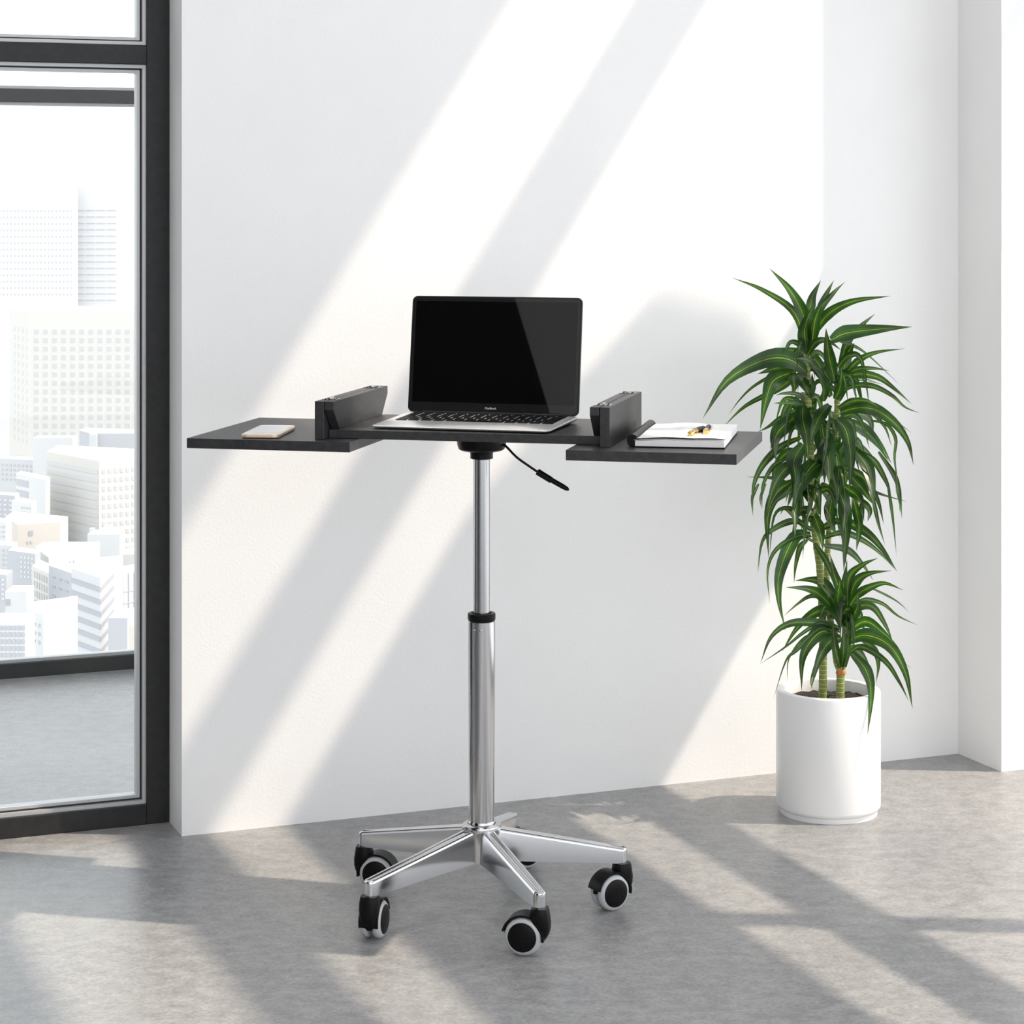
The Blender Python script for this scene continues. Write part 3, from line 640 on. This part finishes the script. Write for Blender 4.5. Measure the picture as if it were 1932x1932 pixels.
building('corner_office', 'cream corner office with louvred side and small square windows', [(88, 137), (187, 132), (300, 134)], 870, M['c_cream'], 22,
    [(1, .03, .62, 6, .55, 886, 16.6, 11, 8, M['c_winl']), (0, .02, .98, 1, 1, 888, 16.6, 11, 7.5, M['c_pale'])])
building('peach_building', 'small pale peach building in the middle left of the city', [(10, 118), (33, 115), (114, 116)], 990, M['c_peach'], 12, [(1, .25, .36, 1, .9, 1003, 20, 1, 9, M['c_win']), (1, .2, .36, 2, .6, 1022, 20, 1, 5, M['c_winl'])])
building('white_block', 'white cubic building with rooftop plant in front of the corner office', [(165, 112), (226, 112)], 1008, M['c_white'], 9, [(0, .3, .38, 1, .8, 1037, 20, 1, 6, M['c_winl'])], [(168, 176, 113, 998, 1009, M['c_pale']), (196, 208, 113, 992, 1009, M['c_white'])])
building('yellowish_building', 'low cream building right of the white cubic one', [(226, 104), (256, 104), (300, 106)], 1046, M['c_cream'], 10)
building('white_terrace_block', 'long white building with a flat terrace roof', [(66, 104), (92, 101), (176, 104)], 1052, M['c_white'], 10, [(1, .1, .6, 6, .5, 1068, 8, 1, 4, M['c_winl'])])
building('glass_office', 'pale blue glass office at the right edge of the window', [(216, 97), (310, 99)], 1082, M['c_glass'], 12, [(0, 0, 1, 9, .12, 1086, 90, 1, 78, M['c_win']), (0, 0, 1, 1, 1, 1118, 22, 3, 2, M['c_winl'])])
building('slotted_building', 'narrow beige building with slotted upright windows', [(60, 97), (92, 95)], 1082, M['c_cream'], 10, [(0, .1, .95, 6, .45, 1090, 18, 4, 12, M['c_winl'])])
building('grey_building', 'plain blue grey building left of the striped one', [(92, 93), (137, 91)], 1082, M['c_grey'], 10, [(0, .1, .9, 3, .5, 1100, 18, 4, 3, M['c_win'])])
building('striped_building', 'building with alternating pale and grey horizontal window bands', [(135, 80), (189, 78), (214, 81)], 1090, M['c_pale'], 12,
    [(0, 0, 1, 1, 1, 1108, 23.5, 6, 9, M['c_win']), (1, 0, 1, 1, 1, 1108, 23.5, 6, 9, M['c_win'])], [(150, 205, 81, 1080, 1091, M['c_white'])])
building('flat_grey_building', 'plain grey building at the lower right of the window', [(204, 76), (240, 76), (310, 78)], 1166, M['c_grey'], 8)
building('peach_low_building', 'small peach building at the lower right corner of the window', [(243, 70), (300, 70)], 1180, M['c_peach'], 5)
building('low_white_building', 'low white building with cluttered roof at the window bottom', [(50, 70), (82, 69), (131, 71)], 1160, M['c_white'], 8, [(0, .1, .9, 3, .4, 1180, 16, 3, 6, M['c_winl'])], [(56, 70, 70.5, 1150, 1161, M['c_pale'])])
building('gridded_building', 'grey building with white gridded windows at the lower left', [(-40, 66), (48, 66)], 1172, M['c_white'], 8, [(0, .42, 1, 6, .72, 1180, 13, 5, 9, M['c_win'])])
building('white_annex', 'plain white building above the gridded one at the left edge', [(10, 84), (50, 84)], 1116, M['c_white'], 8, [(0, .0, .25, 1, .9, 1130, 26, 2, 12, M['c_win'])])
building('roof_terrace_building', 'white building with grey stepped roof under the louvred side', [(30, 135), (86, 132)], 905, M['c_white'], 8, [(0, .0, .45, 1, .9, 915, 20, 2, 12, M['c_grey'])])
building('street_block', 'pale grey building with faint bands at the left edge', [(-60, 160), (62, 158)], 868, M['c_pale'], 10, [(0, .5, 1, 8, .5, 878, 9, 4, 4, M['c_winl'])])
wd = ['pale', 'white', 'grey', 'cream']; where = ['nearest the peach building', 'beside the slotted building', 'at the left edge below the tower', 'under the pale banded building', 'left of the white terrace roof', 'low at the left window edge']
k = 0
for (x0, x1, yt, D, c) in ((-50, 28, 935, 126, 'grey'), (22, 60, 950, 124, 'white'), (-50, 12, 985, 112, 'white'), (-50, 22, 1030, 102, 'pale'), (15, 66, 1045, 100, 'grey'), (-50, 12, 1085, 92, 'grey')):
    building('low_rise', '%s low roof among the dense rooftops, %s' % (c, where[k]), [(x0, D), (x1, D-1)], yt, M['c_'+c], 7,
        [(0, .45, .97, 4, .55, yt+8, 9, 5, 3.5, M['c_winl'] if c != 'grey' else M['c_white'])], [((x0+x1)/2-4, (x0+x1)/2+6, D+1, yt-7, yt+1, M['c_white'])]); k += 1

# ---------------------------------------------------------------- light
SA, SK = .08, 1.385
sun = bpy.data.lights.new('sun', 'SUN'); sun.energy = 4.35; sun.angle = math.radians(.7); sun.color = (1, .86, .70)
so = bpy.data.objects.new('sun', sun); C.objects.link(so)
so.rotation_euler = Vector((-1, SA, -SK)).to_track_quat('-Z', 'Y').to_euler(); so.location = (6, 3, 8)
w = bpy.data.worlds.new('world'); bpy.context.scene.world = w; w.use_nodes = True
bg = w.node_tree.nodes['Background']; bg.inputs[0].default_value = (.95, .972, 1, 1); bg.inputs[1].default_value = 2.25

# ---------------------------------------------------------------- camera
al = bpy.data.lights.new('added_fill_light', 'AREA'); al.shape = 'RECTANGLE'; al.size = 2.6; al.size_y = .5; al.energy = 27; al.color = (1, .98, .95)  # added fill without a fixture, brightens the upper wall
ao = bpy.data.objects.new('added_fill_light', al); C.objects.link(ao); ao.location = QT(.35, 1.5, CE-.03); ao.rotation_euler = (0, 0, math.atan2(WD.y, WD.x))
cam = bpy.data.cameras.new('camera'); co = bpy.data.objects.new('camera', cam); C.objects.link(co)
co.location = (0, 0, H); co.rotation_euler = (math.pi/2, 0, 0)
cam.sensor_width = 36; cam.sensor_fit = 'HORIZONTAL'; cam.lens = 36*F/1932; cam.shift_y = (376-966)/1932; cam.clip_start = .05; cam.clip_end = 6000
sc = bpy.context.scene; sc.camera = co
sc.view_settings.view_transform = 'Standard'; sc.view_settings.look = 'None'; sc.view_settings.exposure = 0; sc.view_settings.gamma = 1
